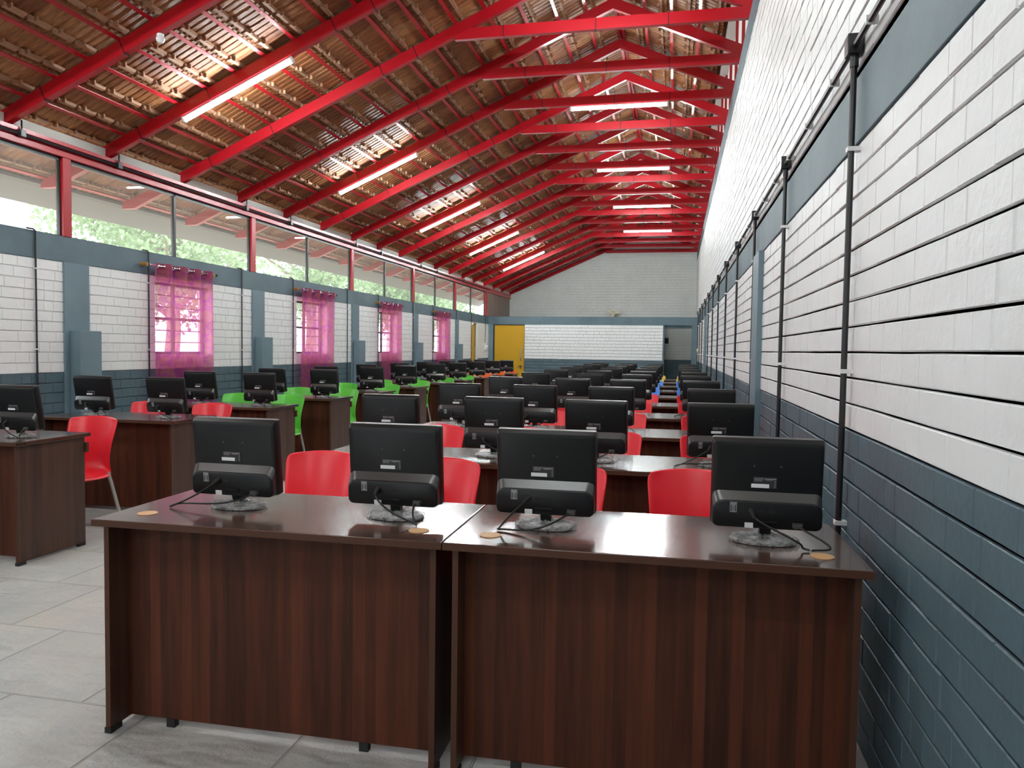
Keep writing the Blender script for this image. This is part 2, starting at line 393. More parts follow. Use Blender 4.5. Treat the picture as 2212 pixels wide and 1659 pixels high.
# end wall and partition
apx = [(XL, 3.2), (RX, 5.4), (.9, 4.7)]
def roofclip(mb): pass
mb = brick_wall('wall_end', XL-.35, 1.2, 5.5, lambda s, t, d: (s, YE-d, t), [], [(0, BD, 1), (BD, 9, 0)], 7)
struct(mb.build('wall_end', [M['white_dimmed'], M['blue']]), 'white painted brick gable wall at the far end, shade put into its colour')
mb = brick_wall('wall_partition', -4.66, -.37, BB, lambda s, t, d: (s, YP-d, t), [], [(0, BD, 1), (BD, 9, 0)], 9)
mb.box(-4.66, -.37, YP, YP+.12, 0, BB, 0)
struct(mb.build('wall_partition', [M['white'], M['blue']]), 'white and blue-grey brick partition beside the mustard door')
struct(MB().box(XL, XR, YP-.015, YP+.13, BB, BT).build('trim_4', M['beam'], bevel=.004), 'blue-grey beam over the partition and the passage')
struct(MB().box(-.42, XR, YP+.13, YP+.25, 2.06, BB).box(.47, XR-.016, YP-.01, YP+.12, 0, BB).box(-.385, -.345, YP-.014, YP+.13, 0, BB).build('trim_5', M['beam']), 'dark blue-grey lintel and jambs of the passage')
struct(MB().box(XL, -.37, YP+.13, YE, BT-.1, BT).build('ceiling_partition', M['white_dimmed']), 'flat roof slab of the partitioned room')
struct(MB().box(-.42, -.37, YP+.12, YE, 0, BT-.1).build('wall_passage', M['white_dimmed']), 'side wall of the passage')
struct(MB().box(XL, -5.68, YP-.02, YP+.12, 0, BB).build('trim_6', M['pillar']), 'blue-grey corner pillar left of the mustard door')
struct(MB().box(XL-.2, -4.6, Y0-.15, Y0, 0, 5.6).box(-3.4, XR+.1, Y0-.15, Y0, 0, 5.6).box(-4.6, -3.4, Y0-.15, Y0, 2.3, 5.6).build('wall_back', M['beam']), 'unseen blue-grey wall behind the camera, with an opening added for daylight')  # dark colour chosen to cut bounce; opening added to let in fill daylight
# pillars on the left wall with conduit boxes, columns on the right wall
tn = 7
for k in range(-3, 6):
    y = 6.29+3.345*k + (0 if k < 5 else -.1)
    if y < 20.3:
        mb = MB(); mb.box(XL, XL+.03, y, y+.32, 0, BB); mb.box(XL+.03, XL+.145, y+.06, y+.345, 0, 1.485)
        struct(mb.build('trim_%d' % tn, M['pillar'], bevel=.004), 'blue-grey pillar with a short boxed lower part on the left wall'); tn += 1
for y in (6.12, 16.85, -1.5):
    struct(MB().box(XR-.05, XR, y, y+.42, 0, BB).build('trim_%d' % tn, M['pillar'], bevel=.004), 'blue-grey flat column on the right wall'); tn += 1
# floor
struct(MB().quad((XL-.2, Y0, 0), (XR+.12, Y0, 0), (XR+.12, YE, 0), (XL-.2, YE, 0)).build('floor', M['floor']), 'grey rough stone slab floor')
tag(MB().box(-60, XL-.22, -40, 70, -.3, -.02).build('ground', M['earth']), 'pale earth ground outside the windows', None, None, 'structure')
tag(MB().box(XL-.22, 20, -40, Y0-.15, -.3, -.02).build('ground', M['earth']), 'pale earth ground outside the added back opening', None, None, 'structure')

# ------------------------------------------------------------------ clay tile roof (one surface)
def roof():
    mb = MB(); P = .24
    prof = [(0, .0), (.012, .018), (.035, .020), (.05, .004), (.085, .002), (.095, .012), (.115, .013), (.125, .002), (.16, .002), (.17, .012), (.19, .012), (.20, .002), (.232, .0)]
    ys = []
    y = Y0
    while y < YE:
        for a, h in prof: ys.append((y+a, h))
        y += P
    nrm = Vector((SL, 0, 1)).normalized(); rnd = random.Random(4)
    def course(xa, xb, sgn):   # xa lower end, xb upper end
        base = .171
        za, zb = rz(xa)+base, rz(xb)+base
        n = len(mb.v); k = len(ys)
        for (yy, h) in ys: mb.v.append((xa, yy, za+h*.6))
        for (yy, h) in ys: mb.v.append((xb, yy, zb+.022+h*.6))
        for j in range(k-1): mb.f.append((n+j, n+j+1, n+k+j+1, n+k+j)); mb.m.append(0)
        # nibs: one hooked end per tile, above the purlin
        yy = Y0
        xc = xa + (.055 if sgn > 0 else -.055); zc = rz(xc)+base
        while yy < YE-.3:
            j = rnd.uniform(-.006, .006); w = .026
            mb.hexa([(xc, yy+.012+j, zc-.026), (xc, yy+.205+j, zc-.026), (xc+sgn*w, yy+.205+j, zc-.026+SL*w), (xc+sgn*w, yy+.012+j, zc-.026+SL*w),
                     (xc, yy+.0+j, zc+.01), (xc, yy+.225+j, zc+.01), (xc+sgn*w, yy+.225+j, zc+.014), (xc+sgn*w, yy+.0+j, zc+.014)], 1)
            mb.box(xc+sgn*.028, xc+sgn*.055, yy+.045+j, yy+.062+j, zc-.02, zc+.02, 1)
            yy += P
    x = -6.93
    xs = [RX-.32*i for i in range(0, 20)][::-1]
    xs = [v for v in xs if v > -6.95]
    for a, b in zip(xs, xs[1:]): course(a, b+.03, 1)
    xs2 = [RX+.32*i for i in range(0, 5)]
    for a, b in zip(xs2, xs2[1:]): course(b, a-.03, -1)
    # outer skin so the sky does not light the tiles from above
    e = .26
    mb.quad((-6.95, Y0-.2, rz(-6.95)+.22), (RX, Y0-.2, rz(RX)+e), (RX, YE+.3, rz(RX)+e), (-6.95, YE+.3, rz(-6.95)+.22), 0)
    mb.quad((RX, Y0-.2, rz(RX)+e), (.50, Y0-.2, rz(.50)+e), (.50, YE+.3, rz(.50)+e), (RX, YE+.3, rz(RX)+e), 0)
    return struct(mb.build('ceiling', [M['tile'], M['tile_end']]), 'underside of a clay tile roof on red purlins')
roof()
# raised pale side of the roof above the right wall
mb = MB(); mb.quad((.80, Y0, WT-.1), (.80, YE, WT-.1), (.80, YE, 6.3), (.80, Y0, 6.3)); mb.box(.40, .9, Y0, YE, 6.3, 6.36); mb.quad((.50, Y0, rz(.5)+.2), (.50, YE, rz(.5)+.2), (.50, YE, 6.3), (.50, Y0, 6.3)); mb.box(XR, .9, Y0, YE, WT-.14, WT-.1); mb.box(.50, .80, YE-.01, YE+.02, WT, 6.3); mb.box(.50, .80, Y0-.02, Y0+.01, WT, 6.3)
wu = struct(mb.build('wall_upper', M['pale']), 'pale sheeting rising above the right wall')
for k in range(-7, NT):
    MB().box(.76, .80, ty(k)-.03, ty(k)+.03, WT, 6.3).build('steel_post', M['red'], wu)

# ------------------------------------------------------------------ red steel trusses
ORD = ['first', 'second', 'third', 'fourth', 'fifth', 'sixth', 'seventh', 'eighth', 'ninth', 'tenth', 'eleventh', 'twelfth', 'thirteenth', 'fourteenth', 'fifteenth', 'sixteenth', 'seventeenth', 'eighteenth', 'nineteenth', 'twentieth', 'twenty-first', 'twenty-second']
HB = .128
def make_truss():
    t = empty('roof_truss', (0, 0, 0)); w = .032
    def beam(name, pts, parent=t):
        mb = MB(); mb.loft([[(x, y, z) for x, z in pts] for y in (-w, w)]); return mb.build(name, M['red'], parent)
    xe = -6.50
    beam('left_rafter', [(-6.66, rz(xe)-.0), (xe, rz(xe)), (RX, RZ), (RX, RZ+HB), (-6.66, rz(-6.66)+HB)])
    beam('right_rafter', [(RX, RZ), (.74, rz(.74)), (.74, rz(.74)+HB), (RX, RZ+HB)])
    xt = RX-(RZ-4.742)/SL
    mb = MB(); w2 = .030
    mb.box(xt+.08, .70, -w2, w2, 4.742, 4.742+.118); mb.build('tie_beam', M['red'], t)
    for x in (-5.45, -4.65, -3.3, -2.9):
        z = rz(x)+HB/2; MB().hexa([(x-.004+SL*.07, -w-.002, z-.068), (x+.004+SL*.07, -w-.002, z-.066), (x+.004+SL*.07, w+.002, z-.066), (x-.004+SL*.07, w+.002, z-.068), (x-.004-SL*.07, -w-.002, z+.066), (x+.004-SL*.07, -w-.002, z+.068), (x+.004-SL*.07, w+.002, z+.068), (x-.004-SL*.07, w+.002, z+.066)]).build('cable_band', M['conduit'], t)
    for x in (-1.9, -.9, -.15): MB().box(x-.004, x+.004, -w2-.002, w2+.002, 4.739, 4.863).build('cable_band', M['conduit'], t)
    return t
t0 = make_truss()
LK = (1, 4, 7, 10, 13)
for k in (-8, -5, -2, *range(-1, NT)):
    if k == 17: yk = YE-.06
    else: yk = ty(k)
    t = t0 if k == -8 else copy_tree(t0)
    t.location = (0, yk, 0)
    if k >= 0: lab = 'red steel roof truss, %s from the near end of the hall%s' % (ORD[k], ', carrying a strip light' if k in LK else (', against the far gable' if k == 17 else ''))
    else: lab = 'red steel roof truss overhead, %s behind the nearest visible one' % ORD[{-1: 0, -2: 1, -5: 2, -8: 3}[k]]
    tag(t, lab, 'roof truss', 'red steel roof trusses')
# purlins
xp = [RX-.32*i-.02-(.11 if i == 16 else 0) for i in range(0, 19)]; xq = [RX+.32*i+.07 for i in range(0, 4)]
def purlin(x, sgn, lab):
    mb = MB(); z = rz(x)+HB+.002
    mb.loft([[(x, y, z), (x+sgn*.034, y, z+SL*.034), (x+sgn*.034, y, z+SL*.034+.005), (x+sgn*.005, y, z+.007), (x+sgn*.005, y, z+.036), (x, y, z+.036)] for y in (Y0, YE)])
    tag(mb.build('purlin', M['red']), lab, 'purlin', 'red steel purlins')
for i, x in enumerate(xp): purlin(x, 1, 'thin red steel purlin on the left roof slope, %s down from the ridge' % ORD[i])
for i, x in enumerate(xq): purlin(x, -1, 'thin red steel purlin on the right roof slope, %s down from the ridge' % ORD[i])

M['fascia'] = mat('grey_brown_eaves_board', (.17, .15, .135), .7)
struct(MB().hexa([(-7.0, Y0, rz(-7.0)+.09), (-6.70, Y0, rz(-6.70)+.135), (-6.70, YE, rz(-6.70)+.135), (-7.0, YE, rz(-7.0)+.09), (-7.0, Y0, rz(-7.0)+.165), (-6.70, Y0, rz(-6.70)+.165), (-6.70, YE, rz(-6.70)+.165), (-7.0, YE, rz(-7.0)+.165)]).build('trim_23', M['fascia']), 'grey-brown eaves board outside the clerestory')
for i, k in enumerate((-2, 0, 1, 3, 4, 6, 7, 9, 10, 12)):
    b = empty('junction_box', (XL+.045, ty(k)+.10, 3.20), 0, 'small dark junction box on the red eaves beam, %s' % ('beside the camera' if k < 0 else ORD[i-1]+' from the near end'), 'junction box', 'junction boxes on the red eaves beam')
    MB().box(-.018, .022, -.03, .03, .01, .075).build('box', M['glabel'], b, bevel=.005)
    MB().tube([(0, 0, .07), (0, 0, .16)], .008, 8).build('stub_pipe', M['conduit'], b, smooth=True)
b = empty('dome_lamp', (-4.30, ty(0)+.0, rz(-4.30)), 0, 'small clear glass dome lamp under the nearest left rafter', 'lamp')
MB().disc((0, 0), .03, .03, -.02, -.001, 16).build('lamp_base', M['lampbody'], b, smooth=True)
MB().loft([[(r_*math.cos(2*PI*j/16), r_*math.sin(2*PI*j/16), z_) for j in range(16)] for r_, z_ in ((.026, -.02), (.036, -.04), (.032, -.06), (.018, -.074))]).build('bulb', M['clip'], b, smooth=True)

# ------------------------------------------------------------------ strip lights
def make_light():
    t = empty('strip_light', (0, 0, 0)); L = .655
    MB().box(-L, L, -.02, .02, -.018, 0).build('housing', M['lampbody'], t, bevel=.003)
    MB().tube([(-L+.012, 0, -.036), (L-.012, 0, -.036)], .021, 12).build('lamp_tube', M['tube'], t, smooth=True)
    for s in (-1, 1): MB().box(s*L-.012, s*L+.012, -.022, .022, -.058, 0).build('end_cap', M['lampbody'], t, bevel=.003)
    return t
l0 = make_light(); used = 0
def place_light(x, y, z, ang, lab, grp):
    global used
    o = l0 if not used else copy_tree(l0); used = 1
    o.location = (x, y, z); o.rotation_euler = (0, -ang, 0); tag(o, lab, 'strip light', grp)
th = math.atan(SL)
for j, k in enumerate((-8, -5, -2, 1, 4, 7, 10, 13)):
    x = -4.36
    if k > 0: lab = 'lit white strip light under a left rafter, %s from the near end' % ORD[j-3]; lt = 'lit white strip light under a tie beam, %s from the near end' % ORD[max(j-4, 0)]
    else: lab = 'lit white strip light under a left rafter %s' % {-8: 'at the back of the hall', -5: 'behind the camera', -2: 'above the camera'}[k]; lt = ''
    if k == 1: lt = 'lit white strip light under a tie beam above the top of the view'
    if k < 0: lt = lab.replace('left rafter', 'tie beam')
    place_light(x, ty(k), rz(x)-.006, th, lab, 'strip lights under the rafters')
    place_light(-.84, ty(k), 4.738, 0, lt, 'strip lights under the tie beams')

# ------------------------------------------------------------------ left clerestory
def red_eave():
    mb = MB(); mb.box(XL-.05, XL+.03, Y0, YE, 3.155, 3.205); mb.box(XL-.05, XL+.01, Y0, YE, 3.205, 3.30); mb.box(XL-.05, XL+.03, Y0, YE, 3.262, 3.298)
    return struct(mb.build('trim_20', M['red']), 'red steel eaves beam on top of the left clerestory')
red_eave()
struct(MB().tube([(XL+.045, Y0, 3.235), (XL+.045, YP, 3.235)], .013, 8).build('trim_21', M['conduit']), 'black conduit along the red eaves beam')
mb = MB()
for k in range(-10, NT):
    mb.box(XL-.015, XL+.0, ty(k)+.04, ty(k+1)-.04, 3.298, 3.388)
struct(mb.build('trim_22', M['board']), 'pale grey infill boards between the rafter ends')
bay = [(6.35+3.335*k) for k in range(-4, 6)]
for i, y in enumerate(bay):
    y2 = y+3.335 if i < len(bay)-1 else None
    if i == len(bay)-1: break
    w = empty('window_%d' % (i+1), ((XL-.03), y, BT)); struct(w, 'glazed clerestory bay with black frame above the left wall')
    f = MB(); H = 3.155-BT; ym = 1.66
    f.box(-.02, .02, .05, .085, 0, H); f.box(-.02, .02, ym-.017, ym+.017, 0, H); f.box(-.02, .02, .05, 3.285, H-.035, H); f.box(-.02, .02, 3.27, 3.285, 0, H)
    f.box(-.02, .02, .05, 3.285, 0, .008); f.build('window_frame', M['frame'], w)
    MB().quad((0, .06, 0), (0, 3.28, 0), (0, 3.28, H), (0, .06, H)).build('pane', M['glass'], w)
mb = MB()
for y in bay: mb.box(XL-.055, XL+.02, y-.05, y+.05, BT, 3.16)
for i, y in enumerate(bay): struct(MB().box(XL-.055, XL+.02, y-.05, y+.05, BT, 3.16).build('trim_%d' % (30+i), M['red'], bevel=.003), 'red steel post between clerestory panes')
mb = MB(); y = bay[-1]+.05+0
yb = bay[-1]
# last stretch: one more glazed pair then brown boards
w = empty('window_20', (XL-.03, yb, BT)); struct(w, 'last glazed clerestory bay near the far end')
H = 3.155-BT; yend = 23.2-yb-.0
f.v = []; f.f = []; f.m = []
mb = MB()
ye_b = 26.6
for a in [23.2+.05+i*.83 for i in range(4)]: mb.box(XL-.03, XL-.0, a, a+.80, BT, 3.16)
struct(mb.build('wall_boards', M['brownp']), 'brown boards closing the last clerestory bay')
struct(MB().box(XL-.03, XL-.02, 23.2, YE, BT, 3.16).build('trim_40', M['frame']), 'dark backing of the brown boards')
struct(MB().box(XL-.055, XL+.02, 23.12, 23.22, BT, 3.16).build('trim_41', M['red']), 'red steel post before the brown boards')
if yb < 23.1:
    g_ = MB(); L_ = 23.12-yb
    g_.box(-.02, .02, .05, .085, 0, H); g_.box(-.02, .02, L_/2-.017, L_/2+.017, 0, H); g_.box(-.02, .02, .05, L_, H-.035, H); g_.build('window_frame', M['frame'], w)
    MB().quad((0, .06, 0), (0, L_, 0), (0, L_, H), (0, .06, H)).build('pane', M['glass'], w)

# ------------------------------------------------------------------ lower windows, curtains
for i, (a, b) in enumerate(WIN):
    w = empty('window_%d' % (11+i), (XL-.13, a, WZ0)); struct(w, 'small barred window in the left wall')
    L, H = b-a, WZ1-WZ0; f = MB()
    f.box(-.02, .02, 0, .035, 0, H); f.box(-.02, .02, L-.035, L, 0, H); f.box(-.02, .02, 0, L, 0, .03); f.box(-.02, .02, 0, L, H-.03, H)
    f.box(-.018, .018, .47, .51, 0, H); f.box(-.018, .018, 0, L, H*.5-.015, H*.5+.015)
    for q in (.17, .335, .665, .83): f.tube([(.0, 0, H*q), (.0, L, H*q)], .006, 6)
    f.build('window_frame', M['frame'], w)
    MB().quad((-.005, 0, 0), (-.005, L, 0), (-.005, L, H), (-.005, 0, H)).build('pane', M['glass'], w)
CN = ['nearest', 'second', 'third', 'farthest', 'one just out of view', 'one behind the camera']
def make_curtain(y, wd_, zb, idx, seed):
    rnd = random.Random(seed); mb = MB(); X = XL+.085; nz, ny = 40, 90; zt = 2.285
    for j in range(nz+1):
        t = j/nz; z = zt + (zb-zt)*t
        for i in range(ny+1):
            u = i/ny; amp = .030*(1-.25*t); ph = rnd.random()*0
            yy = y + wd_*u + .012*math.sin(3*t+5*u)*t - (.05*t*(1-u) if idx % 2 else -.05*t*u)*.8
            xx = X + amp*math.cos(2*PI*4*u) + .010*math.sin(13*u+4*t+seed)*t
            mb.v.append((xx, yy, z + (.004*math.cos(8*PI*u) if j == 0 else 0)))
    for j in range(nz):
        for i in range(ny):
            a = j*(ny+1)+i; mb.f.append((a, a+1, a+ny+2, a+ny+1)); mb.m.append(0)
    c = empty('curtain', (0, 0, 0), 0, 'sheer magenta curtain with purple scrolls, %s along the left wall' % CN[idx], 'curtain', 'sheer magenta curtains on the left wall')
    mb.build('cloth', M['curtain'], c, smooth=True)
    # hem bands top and bottom are double cloth
    hb = MB()
    for j in range(3):
        z = zt - .11*j/2*1
        for i in range(ny+1):
            u = i/ny; hb.v.append((X+.004+.030*math.cos(8*PI*u), y+wd_*u, z))
    for j in range(2):
        for i in range(ny):
            a = j*(ny+1)+i; hb.f.append((a, a+1, a+ny+2, a+ny+1)); hb.m.append(0)
    hb.build('heading_band', M['curtain'], c, smooth=True)
    for q in range(8):
        u = (q+.5)/8; yy = y+wd_*u; ring = MB()
        n = 14; rr = []
        tl = .5 if q % 2 == 0 else -.5
        for k in range(n+1):
            a = 2*PI*k/n; rr.append((X+.005+.022*math.cos(a)*math.sin(tl), yy+.022*math.cos(a)*math.cos(tl), 2.252+.022*math.sin(a)))
        ring.tube(rr, .0045, 6, caps=False); ring.build('eyelet', M['chrome'], c, smooth=True)
    r = empty('curtain_rod', (0, 0, 0), 0, 'steel curtain rod with dark finials holding the %s curtain' % CN[idx], 'curtain rod', 'curtain rods on the left wall')
    MB().tube([(X, y-.07, 2.25), (X, y+wd_+.12, 2.25)], .0095, 10).build('rod', M['steelrod'], r, smooth=True)
    for yy in (y-.075, y+wd_+.125): MB().tube([(X, yy-.018, 2.25), (X, yy-.008, 2.25), (X, yy+.008, 2.25), (X, yy+.018, 2.25)], [.008, .017, .017, .008], 10).build('finial', M['frame'], r, smooth=True)
    for yy in (y-.10, y+wd_+.06): MB().tube([(XL+.012, yy, 2.25), (X+.012, yy, 2.25)], [.022, .022], 14).build('bracket', M['brass'], r, smooth=True)
for i, (y, w_, zb) in enumerate([(7.49, 1.08, .50), (10.92, 1.15, .62), (14.22, 1.12, .62), (17.80, 1.12, .62)]): make_curtain(y, w_, zb, i, i+1)

# ------------------------------------------------------------------ conduits
def clip_ring(x, y, z, r): 
    return MB().box(x-r, x+r, y-r-.003, y+r+.003, z-.007, z+.007)
pl = [5.96, 7.50, 9.375, 10.80, 12.79, 14.25, 16.29, 17.73, 19.76, 21.30, 22.95, 4.4, 2.6]
for i, y in enumerate(pl):
    zb = 1.55 if i == 10 else .55
    c = empty('conduit_pipe', (XL+.012, y, 0), 0, 'thin dark conduit dropping down the left wall, %s' % (ORD[i]+' from the near end' if i < 11 else ('beside the camera' if i == 11 else 'behind the camera')), 'conduit', 'conduits dropping down the left wall')
    MB().tube([(.012, -.10, BT+.012), (.012, -.02, BT+.012), (.012, 0, BT), (.012, 0, zb)], .008, 8).build('pipe', M['conduit'], c, smooth=True)
    for z in (2.05, 1.30): MB().box(0, .026, -.017, .017, z-.006, z+.006).build('saddle_clip', M['clip'], c)
hp = empty('conduit_pipe', (XR-.016, 0, 2.49), 0, 'long black conduit running along the top of the blue-grey band on the right wall', 'conduit')
MB().tube([(-.026, Y0, 0), (-.026, 23.3, 0)], .012, 8).build('pipe', M['conduit'], hp, smooth=True)
MB().tube([(-.018, Y0, .026), (-.018, 23.3, .026)], .006, 6).build('cable', M['conduit'], hp, smooth=True)
yy = -3.4
while yy < 23:
    MB().box(-.040, 0, yy-.005, yy+.005, -.015, .015).build('saddle_clip', M['clip'], hp); yy += .62
for i in range(-2, 12):
    y = 3.047+1.785*i
    short = (i == 2)
    lab = 'black conduit with junction box dropping down the right wall, %s from the near end' % ORD[i] if i >= 0 else 'black conduit with junction box dropping down the right wall, %s' % ('beside the camera' if i == -1 else 'behind the camera')
    c = empty('conduit_drop', (XR-.016, y, 0), 0, lab, 'conduit', 'conduits dropping down the right wall')
    MB().box(-.052, .004, -.032, .032, 2.462, 2.535).build('junction_box', M['conduit'], c, bevel=.004)
    MB().tube([(-.022, 0, 2.47), (-.022, 0, 2.42)], .0155, 10).build('collar', M['conduit'], c, smooth=True)
    xx = -.022
    zb = .64
    off = -.035 if (short or i == 8) else 0
    MB().tube([(xx, 0, 2.43), (xx, 0, 2.15), (xx, 0, 1.0), (xx-.002, 0, zb)], .0115, 8).build('pipe', M['conduit'], c, smooth=True)
    for z in (2.12, 1.295, .72): MB().box(xx-.016, .012, -.018, .018, z-.008, z+.008).build('saddle_clip', M['clip'], c)

# ------------------------------------------------------------------ doors, switch board, fan, small fittings
d = empty('door_1', (-5.67, YP, 0)); struct(d, 'mustard yellow door in the far partition')
MB().box(0.03, 1.0, .02, .06, .01, 2.125).build('leaf', M['yellow_door'], d, bevel=.003)
MB().box(0, .03, -.005, .08, 0, BB).box(1.0, 1.015, -.005, .08, 0, BB).box(0, 1.01, -.005, .08, 2.125, BB).build('door_frame', M['seal'], d)
MB().tube([(.90, -.035, 1.0), (.90, -.035, 1.45)], .014, 10).box(.893, .907, -.035, .02, 1.05, 1.07).box(.893, .907, -.035, .02, 1.38, 1.40).build('door_handle', M['chrome'], d, smooth=True)
MB().tube([(.78, -.012, .83), (1.0, -.012, .83)], .008, 8).box(.86, .92, -.02, .02, .80, .86).box(.88, .90, -.03, 0, .74, .80).build('bolt', M['chrome'], d)
d = empty('door_2', (XL-.1, 21.39, 0)); struct(d, 'mustard yellow door in the left wall')
MB().box(-.02, .02, .02, .74, .01, 2.09).build('leaf', M['yellow_door'], d, bevel=.003)
MB().box(-.03, .03, 0, .02, 0, 2.13).box(-.03, .03, .70, .74, 0, 2.13).build('door_frame', M['seal'], d)
MB().tube([(.05, .64, 1.0), (.05, .64, 1.42)], .012, 10).box(.0, .05, .633, .647, 1.05, 1.07).box(.0, .05, .633, .647, 1.36, 1.38).build('door_handle', M['chrome'], d, smooth=True)
s = empty('switch_board', (XL+.012, 22.92, 1.33), 0, 'white switch board on the left wall near the far corner', 'switch board')
MB().box(0, .04, .01, .25, 0, .20).build('box', M['clip'], s, bevel=.006)
for q in range(3): MB().box(.04, .052, .03+q*.07, .075+q*.07, .07, .15).build('switch', M['sticker'], s, bevel=.003)
s = empty('wall_fan', (-2.13, YE-.014, BT+.0), 0, 'cream wall fan standing above the far beam', 'fan')
MB().tube([(0, 0, .02), (0, -.12, .10), (0, -.2, .20)], .022, 8).build('bracket', M['cream'], s, smooth=True)
MB().tube([(0, -.10, .24), (0, -.16, .24), (0, -.26, .24), (0, -.30, .24)], [.05, .085, .085, .04], 14).build('motor', M['cream'], s, smooth=True)
for q in range(3):
    a = q*2*PI/3+.4; b = MB(); c_, s_ = math.cos(a), math.sin(a)
    b.hexa([(c_*.03-s_*.03, -.32, .24+s_*.03+c_*.03), (c_*.03+s_*.03, -.34, .24+s_*.03-c_*.03), (c_*.22+s_*.08, -.345, .24+s_*.22-c_*.08), (c_*.22-s_*.08, -.31, .24+s_*.22+c_*.08),
            (c_*.03-s_*.03, -.323, .24+s_*.03+c_*.03), (c_*.03+s_*.03, -.343, .24+s_*.03-c_*.03), (c_*.22+s_*.08, -.348, .24+s_*.22-c_*.08), (c_*.22-s_*.08, -.313, .24+s_*.22+c_*.08)])
    b.build('blade', M['cream'], s)
s = empty('wall_screen', (-.33, YE-.014, 1.6), 0, 'small black screen with white edge on the wall of the passage', 'screen')
MB().box(-.12, .12, -.05, 0, 0, .22).build('casing', M['clip'], s, bevel=.006)
MB().box(-.12, .095, -.054, -.049, .03, .22).build('screen', M['screen'], s)
s = empty('round_socket', (XR-.014, 22.3, 1.40), 0, 'small round cream fitting at the bottom of a conduit near the far right corner', 'socket')
MB().tube([(0, 0, 0), (-.05, 0, 0)], .06, 18).build('dome', M['cream'], s, smooth=True)

# ------------------------------------------------------------------ desks
DW, DD, DZ = 1.249, .595, .76
def make_desk(side=False):
    """origin: front right corner of the top on the floor; x runs to -DW, y to +DD"""
    t = empty('computer_desk', (0, 0, 0))
    MB().box(-DW+.002, -.002, 0, DD, DZ-.025, DZ).build('desktop', [M['wood_top'], M['edge']], t, bevel=.003)
    MB().box(-DW+.0015, -.0015, -.0012, .0006, DZ-.0235, DZ-.002).build('front_edge', M['edge'], t)
    for xa in (-.045, -DW+.027):
        p = MB(); p.box(xa, xa+.018, .03, DD-.03, .018, DZ-.025); sp = p.build('side_panel', M['wood_side'], t)
        MB().box(xa-.0005, xa+.0185, .0285, .0305, .018, DZ-.025).build('edge_band', M['edge'], sp)
        for yy in (.032, DD-.085): MB().box(xa-.004, xa+.022, yy-.006, yy+.05, 0, .020).build('foot', M['foot'], sp)
    MB().box(-DW+.045, -.045, .115, .133, .030, DZ-.025).build('front_panel', M['wood'], t)
    for xx in (-DW+.22, -.30): MB().box(xx-.016, xx+.016, .112, .137, 0, .031).build('foot', M['foot'], t)
    return t
dk = make_desk()
for x in (-DW+.125, -.115): MB().disc((x, .125, 0), .034, .034, DZ, DZ+.0022, 20).build('cable_grommet', M['tan'], dk)
dks = make_desk()
MB().box(-.030, -.012, DD-.032, DD-.008, DZ-.13, DZ-.065).build('latch', M['edge'], dks)
NROW, NLEFT = 10, 11
def ymain(k): return 2.262+1.535*k - (.03 if k == 0 else 0)
def yleft(k): return 3.775+1.418*k
rowname = ['front row', 'second row', 'third row', 'fourth row', 'fifth row', 'sixth row', 'seventh row', 'eighth row', 'ninth row', 'last row']
for k in range(NROW):
    for s in (0, 1):
        o = dk if (k, s) == (0, 0) else copy_tree(dk)
        rot = .0121 if k == 0 else 0
        x = (.556 if k == 0 else .553)-s*DW*math.cos(rot)-s*.001; o.location = (x, ymain(k)-s*DW*math.sin(rot), 0); o.rotation_euler.z = rot
        tag(o, 'dark walnut desk in the %s of the right-hand block, %s' % (rowname[k], 'beside the right wall' if s == 0 else 'on the aisle side'), 'desk', 'dark walnut desks of the right-hand block')
lrow = ['nearest', 'second', 'third', 'fourth', 'fifth', 'sixth', 'seventh', 'eighth', 'ninth', 'tenth', 'farthest']
for k in range(NLEFT):
    o = dks if k == 0 else copy_tree(dks)
    o.location = (-3.845+.012*(k % 3), yleft(k), 0)
    tag(o, 'dark walnut desk by the window wall, %s one from the camera' % lrow[k], 'desk', 'dark walnut desks by the window wall')

